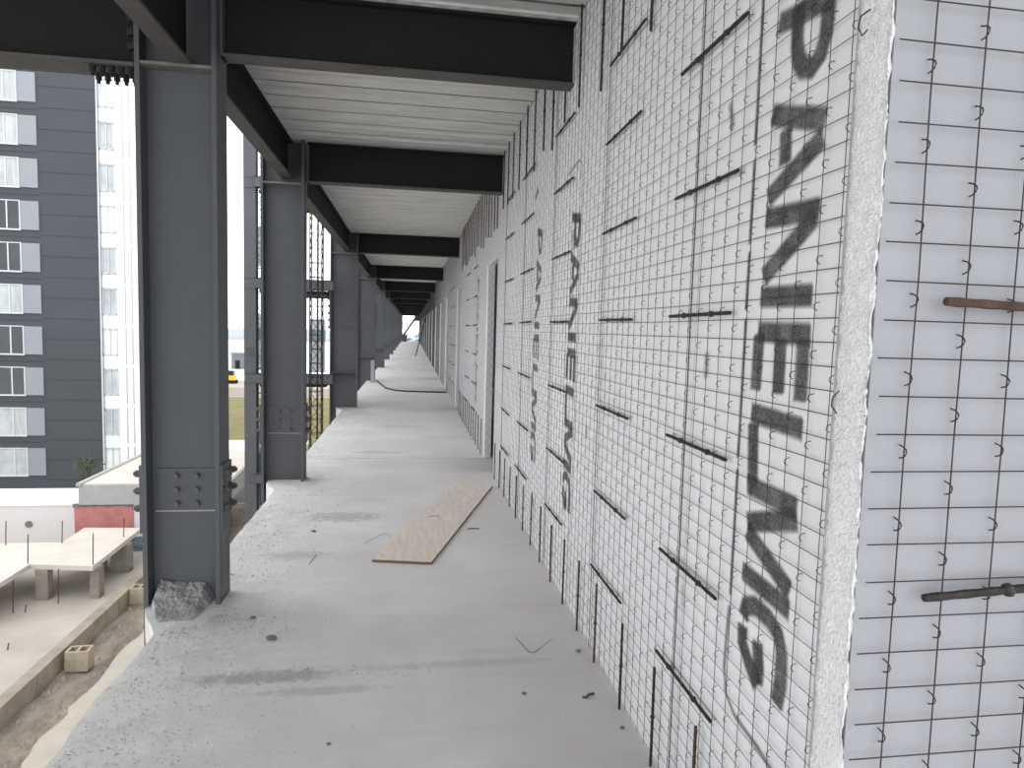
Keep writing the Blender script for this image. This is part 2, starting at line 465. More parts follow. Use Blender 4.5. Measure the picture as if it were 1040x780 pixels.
# --- sprayed stencil lettering: strokes in (y, z) on the wall
LET = {
'P': [[(1.616,2.332),(1.395,2.297)],[(1.531,2.34),(1.528,2.25),(1.517,2.208),(1.492,2.180),(1.458,2.170),(1.430,2.186),(1.413,2.222),(1.408,2.297)]],
'A': [[(1.622,2.112),(1.394,2.035)],[(1.399,1.998),(1.620,1.905)],[(1.555,2.06),(1.550,1.975)]],
'N': [[(1.626,1.855),(1.395,1.840)],[(1.411,1.825),(1.620,1.705)],[(1.630,1.654),(1.402,1.649)]],
'E': [[(1.632,1.564),(1.400,1.559)],[(1.626,1.557),(1.629,1.411)],[(1.521,1.546),(1.520,1.412)],[(1.425,1.547),(1.424,1.403)]],
'L': [[(1.643,1.350),(1.407,1.340)],[(1.630,1.322),(1.616,1.163)]],
'M': [[(1.643,1.155),(1.409,1.152)],[(1.406,1.125),(1.632,1.055)],[(1.630,1.032),(1.418,.950)],[(1.643,.917),(1.415,.905)]],
'G': [[(1.622,.795),(1.615,.830),(1.569,.850),(1.501,.846),(1.455,.826),(1.435,.788),(1.432,.720),(1.445,.653)],[(1.625,.773),(1.623,.727),(1.585,.690),(1.536,.651)],[(1.549,.762),(1.536,.705),(1.536,.660)]],
}
cnt = [0]
def stroke(m, pts, w, fe=.008, k=1.0):
    """ribbon with a feathered overspray edge, lying on the foam"""
    P = [Vector((0, a, b)) for a, b in pts]
    d0 = (P[1]-P[0]).normalized(); d1 = (P[-1]-P[-2]).normalized()
    ex = fe*.8
    C = [P[0]-d0*ex, P[0]+d0*ex] + P[1:-1] + [P[-1]-d1*ex, P[-1]+d1*ex]
    A = [0] + [1]*(len(C)-2) + [0]
    x = XW - .0008 - .00006*(cnt[0] % 20); cnt[0] += 1
    vs = []; al = []
    for i, p in enumerate(C):
        t = (C[min(i+1, len(C)-1)] - C[max(i-1, 0)]).normalized()
        nrm = Vector((0, -t.z, t.y))
        for off, a in ((-w/2-fe, 0), (-w/2+fe, 1), (w/2-fe, 1), (w/2+fe, 0)):
            q = p + nrm*off; vs.append((x, q.y, q.z)); al.append(a*A[i]*k)
    fs = [(i*4+j, i*4+j+1, (i+1)*4+j+1, (i+1)*4+j) for i in range(len(C)-1) for j in range(3)]
    m.add(vs, fs)
    m.alpha = (m.alpha or []) + al
def lettering(dy, dz, k, sc=1.0, frame=True):
    for L in 'PANELMG':
        m = MB()
        for s in LET[L]: stroke(m, [(1.515 + (a-1.515)*sc + dy, b + dz) for a, b in s], .052, .007, k)
        m.build('stencil_letter', M['stencil'], wall)
lettering(0, 0, 1.0)
lettering(2.16, -.13, .9, .85)
lettering(3.24, -.06, .8, .85)
lettering(7.62, -.1, .6)
# outline of the stencil frames
m = MB()
for a, b in ((2.75, 2.06), (2.025, 1.80), (1.78, 1.625), (1.60, 1.215), (1.185, .825)):
    stroke(m, [(1.700, a), (1.702, b)], .014, .005, .95)
stroke(m, [(1.704,.795),(1.712,.68),(1.715,.609),(1.698,.54),(1.64,.507),(1.517,.495),(1.40,.470)], .014, .007, .8)
m.build('stencil_frame_line', M['stencil'], wall)
m = MB()
stroke(m, [(3.83, 2.43), (3.83, .62)], .008, .004, .7)
stroke(m, [(3.93, 2.47), (3.64, 2.49), (3.575, 2.46), (3.56, 2.38), (3.555, .50), (3.60, .36)], .010, .005, .8)
stroke(m, [(5.02, 2.3), (5.02, .6)], .012, .006, .5)
m.build('stencil_frame_line', M['stencil'], wall)
m = MB()
for (a, b), w, k in ((((1.86, 2.22), (1.835, 2.14)), .022, .6), (((1.93, 1.50), (1.93, 1.42)), .03, .5), (((2.02, .73), (2.02, .66)), .015, .3), (((3.30, 1.07), (3.29, 1.0)), .03, .5), (((4.95, 2.53), (4.86, 2.58)), .05, .7), (((4.75, .36), (4.65, .26)), .04, .6), (((3.72, 2.12), (3.70, 2.02)), .06, .5)):
    stroke(m, [a, b], w, .008, k)
m.build('paint_smudge', M['stencil'], wall)

# ------------------------------------------------------------------ near end panel facing the camera
YE = .84; XL = .6255
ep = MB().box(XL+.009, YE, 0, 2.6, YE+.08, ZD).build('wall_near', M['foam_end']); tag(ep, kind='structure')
# rough cut foam edge wrapped round the left side
prof = [(.050, -.0005), (.036, -.003), (.022, -.005), (.010, -.005), (-.002, .002), (-.004, .016), (-.004, .032), (-.004, .048), (-.004, .064), (-.004, .080), (-.003, .098), (.002, .118), (.02, .130)]
def cutfoam(u, v):
    i = round(u*(len(prof)-1)); dx, dy = prof[i]; z = v*(ZD-.004) + .002
    a = noise.noise((z*22, i*.55, 1)); b = noise.noise((z*70, i*1.7, 9)); c = noise.noise((z*6, 3, 5))
    jag = .010*a + .007*b + .008*c
    if i == 0: return (XL + .004 + jag*.6, YE+.0015, z)
    e = noise.noise((z*130, i*2.1, 4))
    if i < 4: return (XL + (.003, .002, .001)[i-1] + jag*.55, YE + dy*.8 - .002*abs(b) - .0005, z)
    return (XL + dx + .007 - .003*b - .005*abs(a) - .0025*e, YE + dy*.62 + .002*a, z)
m = MB(); m.grid(cutfoam, len(prof)-1, 900); m.build('cut_foam_edge', M['foam_cut'], ep, True)
# its wire mesh: pitch measured across the face
ew = MB(); YM = YE - .011
ex = [.687 + .0772*i for i in range(24)]
for i, x in enumerate(ex):
    pts = [(x + .003*noise.noise((i*3.1, j*.8, 0)), YM + .0015*noise.noise((i, j, 7)), .01 + 3.27*j/14) for j in range(15)]
    ew.tube(pts, .00105, 5)
ez = [1.684 - .0527*i for i in range(-30, 32)]
ez = [z for z in ez if .01 < z < 3.28]
for j, z in enumerate(ez):
    xs = XL + .006 + .009*random.random()
    nn = 8
    pts = [(xs + (2.5-xs)*k/nn, YM - .0027, z + .003*noise.noise((j*2.3, k*1.1, 3))) for k in range(nn+1)]
    ew.tube(pts, .00105, 5)
ew.build('wire_mesh', M['wire_near'], ep)
def ehook(m, x, z, r=.0011):
    tl = random.uniform(-.002, .002)
    pts = [(x-.002, YE-.002, z+.0095), (x-.0005, YM+.003, z+.0075), (x+.001, YM-.0015, z+.004), (x+.001+tl*.3, YM-.003, z), (x+.0005, YM-.0015, z-.0045), (x-.0005, YM+.003, z-.008), (x-.002, YM+.007, z-.0095)]
    m.tube(pts, r, 5)
n_h = 0
for i, x in enumerate(ex[:5]):
    for j, z in enumerate(ez[:-1]):
        if (i + j) % 2 == 0: continue
        zc = z - .026 + random.uniform(-.004, .004)
        if not (.8 < zc < 2.15) : continue
        m = MB(); ehook(m, x, zc); m.build('wire_loop', M['wire_near'], ep); n_h += 1
m = MB()
for i, x in enumerate(ex):
    for j, z in enumerate(ez[:-1]):
        if (i + j) % 2 == 0: continue
        zc = z - .026
        if i < 5 and .8 < zc < 2.15: continue
        ehook(m, x, zc)
tag(m.build('far_wire_loops', M['wire_near'], ep), kind='stuff')
# two black dabs of marker high on the face, cut by the top of the frame
m = MB()
for x, z in ((.690, 2.012), (.716, 2.014)):
    m.tube([(x, YE-.0006, z+.03), (x-.008, YE-.0008, z+.01), (x, YE-.0008, z), (x+.009, YE-.0008, z+.012), (x+.006, YE-.0006, z+.03)], .0022, 5)
m.build('marker_scrawl', M['cable'], ep)
# loose wire hoops on the cut foam
m = MB(); m.tube([(XL-.006, .885, 1.475), (XL-.011, .891, 1.465), (XL-.012, .892, 1.452), (XL-.008, .884, 1.442)], .0012, 5); m.build('bent_wire', M['wire_near'], ep)
m = MB(); m.tube([(XL-.006, .872, 2.005), (XL-.012, .884, 2.0), (XL-.013, .886, 1.985), (XL-.012, .878, 1.972), (XL-.008, .872, 1.978)], .0012, 5); m.build('bent_wire', M['wire_near'], ep)

# ------------------------------------------------------------------ reinforcing bars tied to the walls
def rebar(p, q, r, label, mt='rebar', group=None, ties=2):
    t = thing('rebar', p, label, 'rebar', group)
    P = Vector(p); Q = Vector(q); m = MB(); L = (Q-P).length; n = max(4, int(L/.022)); d = (Q-P)/n
    pts = []; rr = []
    for i in range(n+1):
        pts.append(P + d*i); rr.append(r*(1.0 if i % 2 else .86))
    m.tube(pts, rr, 7); m.build('bar', M[mt], t)
    for k in range(ties):
        c = P + (Q-P)*((k+.6)/(ties+.2)); dd = (Q-P).normalized()
        mm = MB(); mm.tube([c-dd*.006, c-dd*.003, c+dd*.003, c+dd*.006], [r*.9, r*1.55, r*1.5, r*.9], 7); mm.build('tie_wire', M['wire_near'], t)
    return t
XB = XM - .0098
rowz = [2.765, 2.415, 2.012, 1.612, 1.206, .797, .428]
sname = ['over the first panel seam from the camera', 'over the second panel seam from the camera', 'by the second stencilled lettering', 'by the third stencilled lettering', 'just before the first doorway']
span = [(1.742, 2.182), (2.585, 3.047), (3.70, 4.18), (4.90, 5.43), (5.87, 6.37)]
for s, (a, b) in enumerate(span):
    for k, z in enumerate(rowz):
        dz = random.uniform(-.008, .008); sh = random.uniform(-.015, .015)
        rebar((XB, a+sh, z+dz), (XB, b+sh, z+dz*.3), .0062, 'short horizontal rebar %s, %s from the top' % (sname[s], ordi(k)), 'rebar', 'short horizontal bars tied to the long wall')
sty = [1.48, 1.824, 2.17, 2.534, 2.924, 3.255, 3.591, 3.93, 4.28, 4.63, 4.98, 5.33, 5.68, 6.03, 6.38, 6.75]
for k, yy in enumerate(sty):
    rebar((XB-.004, yy, 0.0), (XB-.004, yy + random.uniform(-.008, .008), .375 + random.uniform(-.02, .02)), .0058, 'vertical starter bar rising from the floor at the long wall, %s from the camera' % ordi(k), 'rebar_rust' if k % 3 == 1 else 'rebar', 'starter bars along the foot of the wall', 1)
tpy = [1.80, 2.16, 2.51, 2.87, 3.18, 3.62, 3.96, 4.30, 4.60, 4.95, 5.30, 5.65, 6.0, 6.3, 6.6]
for k, yy in enumerate(tpy):
    rebar((XB-.0002, yy, ZD+.012), (XB-.0002, yy + random.uniform(-.006, .006), 2.73 + random.uniform(-.05, .06)), .0065, 'vertical bar hanging down the top of the long wall, %s from the camera' % ordi(k), 'rebar', 'bars hanging along the top of the wall', 1)
# beyond the first doorway
for k in range(12):
    yy = 8.15 + .35*k
    rebar((XB-.004, yy, 0), (XB-.004, yy, .45), .006, 'vertical starter bar at the wall foot beyond the first doorway, %s past it' % ordi(k), 'rebar_rust', 'starter bars beyond the first doorway', 0)
for k in range(19):
    yy = 7.05 + .27*k
    rebar((XB-.0002, yy, ZD+.012), (XB-.0002, yy, 2.62 + random.uniform(-.06, .06)), .0067, 'vertical bar at the wall top above or beyond the first doorway, %s in line' % ordi(k), 'rebar_rust', 'hanging bars beyond the first doorway', 0)
for s, (a, b) in enumerate(((9.1, 9.6), (10.3, 10.8), (13.7, 14.3), (14.9, 15.5))):
    for k, z in enumerate(rowz[1:]):
        rebar((XB, a, z), (XB, b, z), .008, 'horizontal rebar on far wall, %s group past the first doorway, %s from the top' % (ordi(s), ordi(k)), 'rebar', 'horizontal bars beyond the first doorway', 0)
# two bars on the end panel
rebar((.722, YM-.013, 1.606), (1.45, YM-.013, 1.585), .0070, 'rusty horizontal rebar tied high on the end panel at the right', 'rebar_rust', None, 3)
rebar((.724, YM-.013, 1.188), (1.45, YM-.013, 1.228), .0066, 'dark rebar tilted upward low on the end panel at the right', 'rebar', None, 3)

# rooms behind the wall
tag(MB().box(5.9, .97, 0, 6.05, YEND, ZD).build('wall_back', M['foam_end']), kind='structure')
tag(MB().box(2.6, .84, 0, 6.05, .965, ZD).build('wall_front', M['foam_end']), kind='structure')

# ------------------------------------------------------------------ things on the floor
pl = thing('plywood_plank', (.29, 5.4, 0), 'tan plywood plank lying askew on the concrete floor', 'plank')
q = [(-.232,4.364),(.153,4.285),(.815,6.414),(.413,6.511)]
m = MB().prism(q, .0015, .016); m.build('board', M['ply_edge'], pl)
qq = [Vector((a, b, 0)) for a, b in q]; ctr = sum(qq, Vector())/4
face = [(ctr + (p-ctr)*.994) for p in qq]
MB().prism([(p.x, p.y) for p in face], .016, .0175).build('top_veneer', M['ply'], pl)

def pebble(loc, r, label, seed, name='stone', mt='stone', flat=.6, group=None):
    m = MB(); nu, nv = 12, 7
    bm = bmesh.new(); bmesh.ops.create_icosphere(bm, subdivisions=2, radius=1)
    vs = []
    for v in bm.verts:
        c = v.co * (1 + .38*noise.noise(v.co*1.4 + Vector((seed*7.1, 0, 0))))
        vs.append((c.x*r*1.25, c.y*r, c.z*r*flat))
    zmin = min(v[2] for v in vs)
    m.v = [(a + loc[0], b + loc[1], c - zmin*.92 + loc[2]) for a, b, c in vs]
    m.f = [tuple(w.index for w in f.verts) for f in bm.faces]; bm.free()
    o = m.build(name, M[mt])
    return tag(o, label, 'stone' if name == 'stone' else 'debris', group)
pebble((-.657, 3.30, 0), .019, 'grey stone lying alone on the floor to the right of the nearest column', 1)
pebble((.828, 3.03, 0), .011, 'small dark stone on the floor near the wall foot, below the bent wire', 2)
pebble((.50, 2.685, 0), .008, 'tiny dark pebble on the bare middle of the near floor', 4)
pebble((.845, 2.40, 0), .008, 'tiny dark pebble on the floor close to the nearest starter bars', 5)
pebble((-.28, 2.42, 0), .007, 'tiny pebble on the pale floor at the lower left, before the grit smear', 6)
pebble((-.80, 3.55, 0), .012, 'small stone fragment on the floor beside the mortar heap', 8)
pebble((-.70, 5.05, 0), .014, 'small dark stone on the floor between the two nearest columns', 9)
def floor_wire(pts, r, label, name='wire_scrap'):
    return tag(MB().tube(pts, r, 5).build(name, M['wire']), label, 'wire')
floor_wire([(.545,3.20,.004),(.567,3.12,.004),(.585,3.05,.004),(.605,3.032,.006),(.65,3.08,.005),(.70,3.13,.010),(.725,3.17,.004)], .0013, 'thin bent wire scrap curved on the floor near the wall')
floor_wire([(.745,2.632,.004),(.757,2.622,.006),(.775,2.640,.009),(.80,2.652,.005)], .005, 'short thick curl of dark wire on the floor near the wall')
floor_wire([(-.31,4.74,.004),(-.25,4.80,.02),(-.19,4.88,.03),(-.14,4.90,.022),(-.125,4.84,.004)], .0014, 'thin wire twig standing up beside the plywood plank')
floor_wire([(-.63,4.35,.003),(-.62,4.45,.006),(-.61,4.53,.003)], .0018, 'straight bit of wire on the dusty floor left of the plank')
floor_wire([(.16,5.35,.0205),(.21,5.36,.023),(.255,5.355,.0205)], .0018, 'thin twig of wire lying on the plywood plank')
floor_wire([(.45,5.05,.003),(.50,5.06,.005),(.55,5.05,.003)], .004, 'short dark wire bit on the floor right of the plank')
tag(MB().tube([(-.96,19.4,.02),(-.80,18.2,.02),(-.60,16.95,.02),(-.35,16.4,.02),(-.10,16.2,.02),(.4,16.1,.02),(.87,16.05,.02)], .02, 6).build('power_cable', M['cable']), 'dark cable curving across the floor far down the corridor', 'cable')

# mortar heap around the first column's foot
def heap(u, v):
    y = 3.50 + v*.335; xl = max(-1.388, XE+.03+collar(y)); x = xl + u*(-1.05-xl)
    t = min(1., abs(3.845-y)/.33)
    h = .120*(1-t)**1.3*(.85 + .35*max(0, (-1.15-x)/.25))
    h += (.012*noise.noise((x*11, y*11, 0)) + .012*noise.noise((x*30, y*30, 2)) + .011*noise.noise((x*75, y*75, 5)))*min(1, h*9+.15)
    h = -.02 + (h+.02)*min(1., (1-u)/.22)*min(1., u/.04+.3)
    lo = -.03
    return (x, y, max(lo, h - .006) if 0 < u < 1 and 0 < v else lo)
m = MB(); m.grid(heap, 60, 56); hp = m.build('mortar_heap', M['mound'], None, False); tag(hp, 'grey mortar heap piled between the flanges of the nearest column', 'mortar')
m = MB(); rnd = random.Random(3)
def crumb(x, y, z, r):
    a = [Vector((rnd.uniform(-1,1), rnd.uniform(-1,1), rnd.uniform(.1,1))) for _ in range(2)]
    vs = [(x+r*rnd.uniform(.7,1.2), y, z), (x-r*.6, y+r*rnd.uniform(.6,1.1), z), (x-r*.6, y-r*rnd.uniform(.6,1.1), z), (x+r*rnd.uniform(-.3,.3), y+r*rnd.uniform(-.3,.3), z+r*rnd.uniform(.6,1.1))]
    m.add(vs, [(0,1,3),(1,2,3),(2,0,3),(2,1,0)])
for k in range(7000):
    y = 2.1 + 11*rnd.random()**1.7
    x = XE + .03 + abs(rnd.gauss(0, .26))
    if -1.42 < x < -1.0 and 3.75 < y < 3.95: continue
    if x > .5 or (x > -.3 and 4.2 < y < 6.6) or (x < -1.02 and 3.45 < y < 3.9): continue
    crumb(x, y, -.0005, rnd.choice((.002, .003, .003, .004, .006))*(1 if rnd.random() < .95 else 1.8))
for k in range(900):
    a = rnd.uniform(0, 6.28); d = abs(rnd.gauss(0, .22)); x = -1.08 + d*math.cos(a)*1.2; y = 3.62 - abs(d*math.sin(a))*.9
    if x < XE + .02 or (x < -1.03 and y > 3.48): continue
    crumb(x, y, -.0005, rnd.choice((.003, .005, .007, .010)))
for k in range(700):
    crumb(rnd.gauss(-.6, .28), rnd.gauss(2.93, .05), -.0005, rnd.choice((.003, .004, .006)))
for k in range(260):
    crumb(rnd.uniform(-.5, .85), rnd.uniform(2.1, 4.2), -.0005, rnd.choice((.002, .003, .004)))
tag(m.build('mortar_crumbs', M['crumbs']), 'grey mortar crumbs strewn along the open slab edge', 'rubble', kind='stuff')

# far end of the corridor: leaning pole, diagonal brace, short post by the fourth column
tag(MB().tube([(.25,36.5,0),(.86,36.6,2.5)], .03, 7).build('leaning_pole', M['mast']), 'thin pole leaning against the wall far down the corridor', 'pole')
t = thing('diagonal_brace', (-.9, 74., 0), 'diagonal steel brace across the bright far end of the corridor', 'brace')
MB().tube([(-.95,74,.55),(.50,74,2.7)], .11, 4).build('brace_bar', M['paint'], t)
MB().box(-1.0,73.9,0,-.45,74.1,.75).build('gusset_plate', M['paint'], t)
MB().box(.35,73.9,2.3,XW-.06,74.1,2.9).build('top_gusset', M['paint'], t)
tag(MB().box(-1.09,18.75,0,-.995,18.84,.62).build('concrete_post', M['fascia']), 'short pale post standing on the floor before the fourth column', 'post')

# ------------------------------------------------------------------ stair frame and masts outside the slab
fr = thing('stair_frame', (-2.85, 12.6, -3.6), 'grey steel frame with landings outside the slab behind the second column', 'frame')
m = MB(); x0, x1 = -2.955, -2.75
m.box(x0, 12.5, -3.6, x1, 12.515, 6); m.box(x0, 12.70, -3.6, x1, 12.715, 6); m.box((x0+x1)/2-.006, 12.515, -3.6, (x0+x1)/2+.006, 12.70, 6)
m.build('post', M['paint'], fr)
for z in (3.93, 2.17, .47, -1.36):
    m = MB().box(-2.75, 12.43, z, -1.40, 12.442, z+.19).box(-2.75, 12.43, z+.175, -1.40, 12.58, z+.19).box(-2.75, 12.43, z, -1.40, 12.58, z+.012)
    m.build('landing_beam', M['paint'], fr)
    MB().box(-2.72, 12.62, z-.06, -1.55, 14.6, z+.0).build('landing', M['paint_dark'], fr)
    for s in (0,1):
        MB().box(x0, 12.49, z+s*.18, x1, 12.50, z+s*.18+.016).build('stiffener_plate', M['bolt'], fr)
for i in range(3):
    for k in range(3):
        mm = MB(); mm.hexhead((-2.90+i*.05, 12.5, .98+k*.06), (0,-1,0), .014, .02); mm.build('post_bolt', M['bolt'], fr)
m = MB(); rn = random.Random(5)
for k in range(70):
    x = rn.uniform(-2.0, -1.56); y = rn.uniform(12.62, 13.2); r = rn.uniform(.03, .08)
    z = .47
    vs = [(x+r,y,z),(x-r*.6,y+r,z),(x-r*.6,y-r,z),(x,y,z+r*rn.uniform(.7,1.6))]
    m.add(vs, [(0,1,3),(1,2,3),(2,0,3),(2,1,0)])
tag(m.build('landing_rubble', M['stone']), 'dark rubble lying on the middle landing of the stair frame', 'rubble', kind='stuff')

def mast(loc, w, z1, label):
    x, y, z0 = loc
    t = thing('lattice_mast', loc, label, 'mast', 'lattice hoist masts outside the slab')
    for dx in (-w/2, w/2):
        for dy in (-w/2, w/2):
            MB().box(x+dx-.009, y+dy-.009, z0, x+dx+.009, y+dy+.009, z1).build('chord', M['mast'], t)
    m = MB(); z = z0; k = 0; st = w*1.25
    while z + st < z1:
        for (ax, ay), (bx, by) in (((-1,-1),(1,-1)), ((1,-1),(1,1)), ((1,1),(-1,1)), ((-1,1),(-1,-1))):
            m.tube([(x+ax*w/2, y+ay*w/2, z), (x+bx*w/2, y+by*w/2, z)], .006, 4)
            if k % 2: m.tube([(x+ax*w/2, y+ay*w/2, z), (x+bx*w/2, y+by*w/2, z+st)], .005, 4)
            else: m.tube([(x+bx*w/2, y+by*w/2, z), (x+ax*w/2, y+ay*w/2, z+st)], .005, 4)
        z += st; k += 1
    m.tube([(x+w*.1, y, z0), (x+w*.1, y, z1)], .016, 5)
    m.build('lacing', M['mast'], t)
    return t
mast((-1.565, 11.5, -3.6), .19, 3.9, 'dark lattice mast rising between the second and third columns')
mast((-2.985, 14.0, -3.6), .20, 5.0, 'dark lattice mast showing behind the grey stair frame post')
def netting(x0, x1, y, z0, z1, label, nm='safety_netting'):
    m = MB()
    m.grid(lambda u, v: (x0+(x1-x0)*u, y + .035*math.sin(u*19+v*3) + .02*math.sin(v*17), z0+(z1-z0)*v), 26, 16)
    o = m.build(nm, M['net'], None, True); s = o.modifiers.new('thick', 'SOLIDIFY'); s.thickness = .006
    return tag(o, label, 'netting')
netting(-3.12, -2.86, 14.21, .6, 1.75, 'teal safety netting hanging behind the grey stair frame post, at mid height')
netting(-3.14, -2.86, 14.21, 2.7, 3.5, 'teal netting strip hanging high behind the grey stair frame post')
netting(-3.12, -2.86, 14.21, -2.2, -.6, 'teal netting hanging low behind the grey stair frame post')
netting(-1.70, -1.44, 11.645, .75, 1.65, 'teal netting behind the lattice mast next to the third column')
netting(-1.70, -1.44, 11.645, -1.6, -.5, 'teal netting low behind the lattice mast next to the third column')
tag(MB().tube([(-1.62,5.2,3.02),(-1.75,5.5,2.82),(-1.62,5.9,2.74),(-1.55,6.0,2.84),(-1.72,6.1,2.62),(-1.9,6.2,2.56)], .004, 5).build('hanging_wire', M['wire_near']), 'thin loose wire dangling in the gap between the two nearest columns', 'wire')

# ------------------------------------------------------------------ lower site
GZ = -3.6
tag(MB().box(-14, -6, GZ-.3, 8, 19.5, GZ-.02).build('ground_site', M['concrete_site']), kind='structure')
def wob(x0, y0, y1, n, amp, s):
    return [(x0 + amp*noise.noise((s, y0+(y1-y0)*i/n*1.4, 0)) + amp*.4*noise.noise((s, y0+(y1-y0)*i/n*5, 3)), y0+(y1-y0)*i/n) for i in range(n+1)]
a = [(-4.98, -2.), (-4.98, 15.)]
def pathfn(u, v):
    x = -4.97 + u*3.4; y = 1.5 + v*18
    return (x, y, GZ + .012 + .035*noise.noise((x*2.2, y*1.6, 0)) + .02*noise.noise((x*7, y*7, 1)))
m = MB(); m.grid(pathfn, 60, 240); tag(m.build('ground_path', M['dirt'], None, True), kind='structure')
m = MB(); R = wob(-4.30, 3., 14.5, 70, .16, 11); m.prism(R + [(-2.6, 14.5), (-2.6, 3.)], GZ+.03, GZ+.085)
tag(m.build('ground_spill', M['spill']), kind='structure')
cb = MB().box(-5.14, -2, GZ-.02, -4.965, 15.2, -3.29)
cbo = cb.build('curb_wall', M['curb']); tag(cbo, 'low tan concrete curb wall running along the dirt path', 'curb')
m = MB()
for yy in (9.55, 12.1): m.box(-4.962, yy, GZ+.02, -4.955, yy+.03, -3.33)
m.build('joint', M['concrete_leg'], cbo)
tag(MB().box(-14, -2, GZ-.02, -5.145, 15.2, -3.42).build('ground_slab', M['concrete_site']), kind='structure')
SZ = -3.42
m = MB(); rn = random.Random(11)
for k in range(420):
    x = rn.uniform(-4.9, -4.2) if rn.random() < .75 else rn.uniform(-4.9, -3.4); y = rn.uniform(7.6, 13.5); r = rn.choice((.012, .018, .025, .04))
    if abs(x+4.75) < .28 and (abs(y-10.22) < .25 or abs(y-12.62) < .25): continue
    vs = [(x+r,y,GZ),(x-r*.6,y+r,GZ),(x-r*.6,y-r,GZ),(x+r*.2,y,GZ+.05+r*rn.uniform(.5,1.0))]
    m.add(vs, [(0,1,3),(1,2,3),(2,0,3),(2,1,0)])
tag(m.build('path_rubble', M['spill']), 'pale stone rubble scattered on the dirt path', 'rubble', kind='stuff')

def hollow_block(loc, label, rot=0.):
    t = thing('hollow_block', loc, label, 'block', 'hollow blocks on the dirt path')
    w, d, h = .31, .21, .15
    x, y, z = loc; m = MB(); wt = .03
    m.box(x-w/2, y-d/2, z, x+w/2, y-d/2+wt, z+h); m.box(x-w/2, y+d/2-wt, z, x+w/2, y+d/2, z+h)
    for k in range(3):
        cx = x-w/2 + (w-wt)*k/2; m.box(cx, y-d/2+wt, z, cx+wt, y+d/2-wt, z+h)
    m.build('shell', M['block'], t)
    b = MB().box(x-w/2+.002, y-d/2+.002, z, x+w/2-.002, y+d/2-.002, z+.012); b.build('bottom_web', M['block'], t)
    t.rotation_euler = (0, 0, rot)
    return t
hollow_block((-4.74, 10.22, GZ+.03), 'hollow block at the bottom of the nearer pair on the dirt path')
hollow_block((-4.735, 10.22, GZ+.181), 'hollow block with open cells on top of the nearer pair', .03)
hollow_block((-4.80, 12.62, GZ+.03), 'hollow block at the bottom of the farther pair by the curb')
hollow_block((-4.79, 12.62, GZ+.181), 'hollow block with open cells on top of the farther pair by the curb', -.04)

# raised L-shaped slab on stub columns
rs = thing('raised_slab', (-6.0, 13.4, SZ), 'pale L-shaped raised concrete slab on stub columns beyond the curb', 'slab')
ZT = -2.78
MB().prism([(-5.47,12.34),(-5.52,14.62),(-6.66,14.70),(-6.62,13.75),(-9.0,13.75),(-9.0,11.2),(-6.56,11.2),(-6.575,12.52)], ZT-.085, ZT).build('slab_top', M['concrete_table'], rs)
def stub(x, y, w, d):
    m = MB().box(x-w/2, y-d/2, SZ-.16, x+w/2, y+d/2, ZT-.085); m.build('stub_column', M['concrete_leg'], rs)
stub(-6.36, 12.55, .20, .18); stub(-5.36-.14, 12.56, .15, .2); stub(-5.42-.18, 13.85, .34, .2); stub(-6.15, 14.0, .34, .2); stub(-7.6, 12.6, .3, .2)
def starter(x, y, z, h, label, r=.009):
    return tag(MB().tube([(x, y, z), (x+.006, y, z+h*.5), (x+.012, y+.01, z+h)], r, 5).build('starter_rod', M['rebar_rust']), label, 'rebar', 'starter rods on the lower site')
for (x, y, h, l) in ((-7.55, 13.62, .47, 'thin rod at the left back of the raised slab'), (-6.62, 12.56, .52, 'thin rod at the inner corner of the raised slab'), (-6.60, 13.68, .44, 'thin rod at the back inner corner of the raised slab'), (-5.50, 12.42, .56, 'thin rod at the near right corner of the raised slab'), (-5.62, 14.0, .38, 'thin rod at the right edge of the raised slab, farther back')):
    starter(x, y, ZT, h, l)
for (x, y, h, l) in ((-6.55, 11.95, .55, 'thin rod on the ground slab left of the nearest stub column'), (-6.02, 12.3, .62, 'thin rod on the ground slab right of the nearest stub column'), (-6.38, 11.98, .12, 'short rod stub on the ground slab below the raised slab'), (-5.9, 10.6, .10, 'short rod stub alone on the open ground slab')):
    starter(x, y, SZ, h, l)

# boundary building behind the raised slab
bw = thing('boundary_building', (-7.5, 15.4, GZ), 'low white and red walled building behind the raised slab', 'building')
MB().box(-14, 15.3, GZ-.02, -6.95, 16.6, -2.46).build('white_wall', M['pink'], bw)
MB().box(-14, 15.28, -2.46, -6.97, 16.62, -2.40).build('coping', M['roof_white'], bw)
MB().box(-7.10, 15.25, GZ-.02, -5.93, 16.6, -2.44).build('red_wall', M['red_wall'], bw)
MB().box(-5.93, 15.28, GZ-.02, -5.25, 16.6, -2.44).build('white_wall', M['white_wall'], bw)
m = MB(); m.tube([(-8.02,15.275,-2.86),(-8.02,15.298,-2.86)], .07, 12); m.build('round_stain', M['stone'], bw)
m = MB(); rn = random.Random(2)
x = -7.12
while x < -5.95:
    w = rn.uniform(.05, .12); m.box(x, 15.235, -2.44-rn.uniform(.02, .06), min(x+w, -5.93), 15.27, -2.42); x += w
m.build('broken_brick_course', M['stone'], bw)
cn = thing('canopy_roof', (-5.5, 16.5, -2.44), 'pale flat canopy roof with grey front above the red wall', 'roof')
MB().prism([(-6.985,15.2),(-3.95,15.2),(-4.05,19.3),(-6.985,19.3)], -2.43, -2.0).build('roof_edge', M['fascia'], cn)
MB().prism([(-6.94,15.25),(-4.0,15.25),(-4.1,19.25),(-6.94,19.25)], -2.0, -1.985).build('roof_surface', M['concrete_table'], cn)
MB().prism([(-7.02,15.17),(-6.92,15.17),(-6.92,19.35),(-7.02,19.35)], -2.02, -1.955).build('edge_trim', M['fascia'], cn)
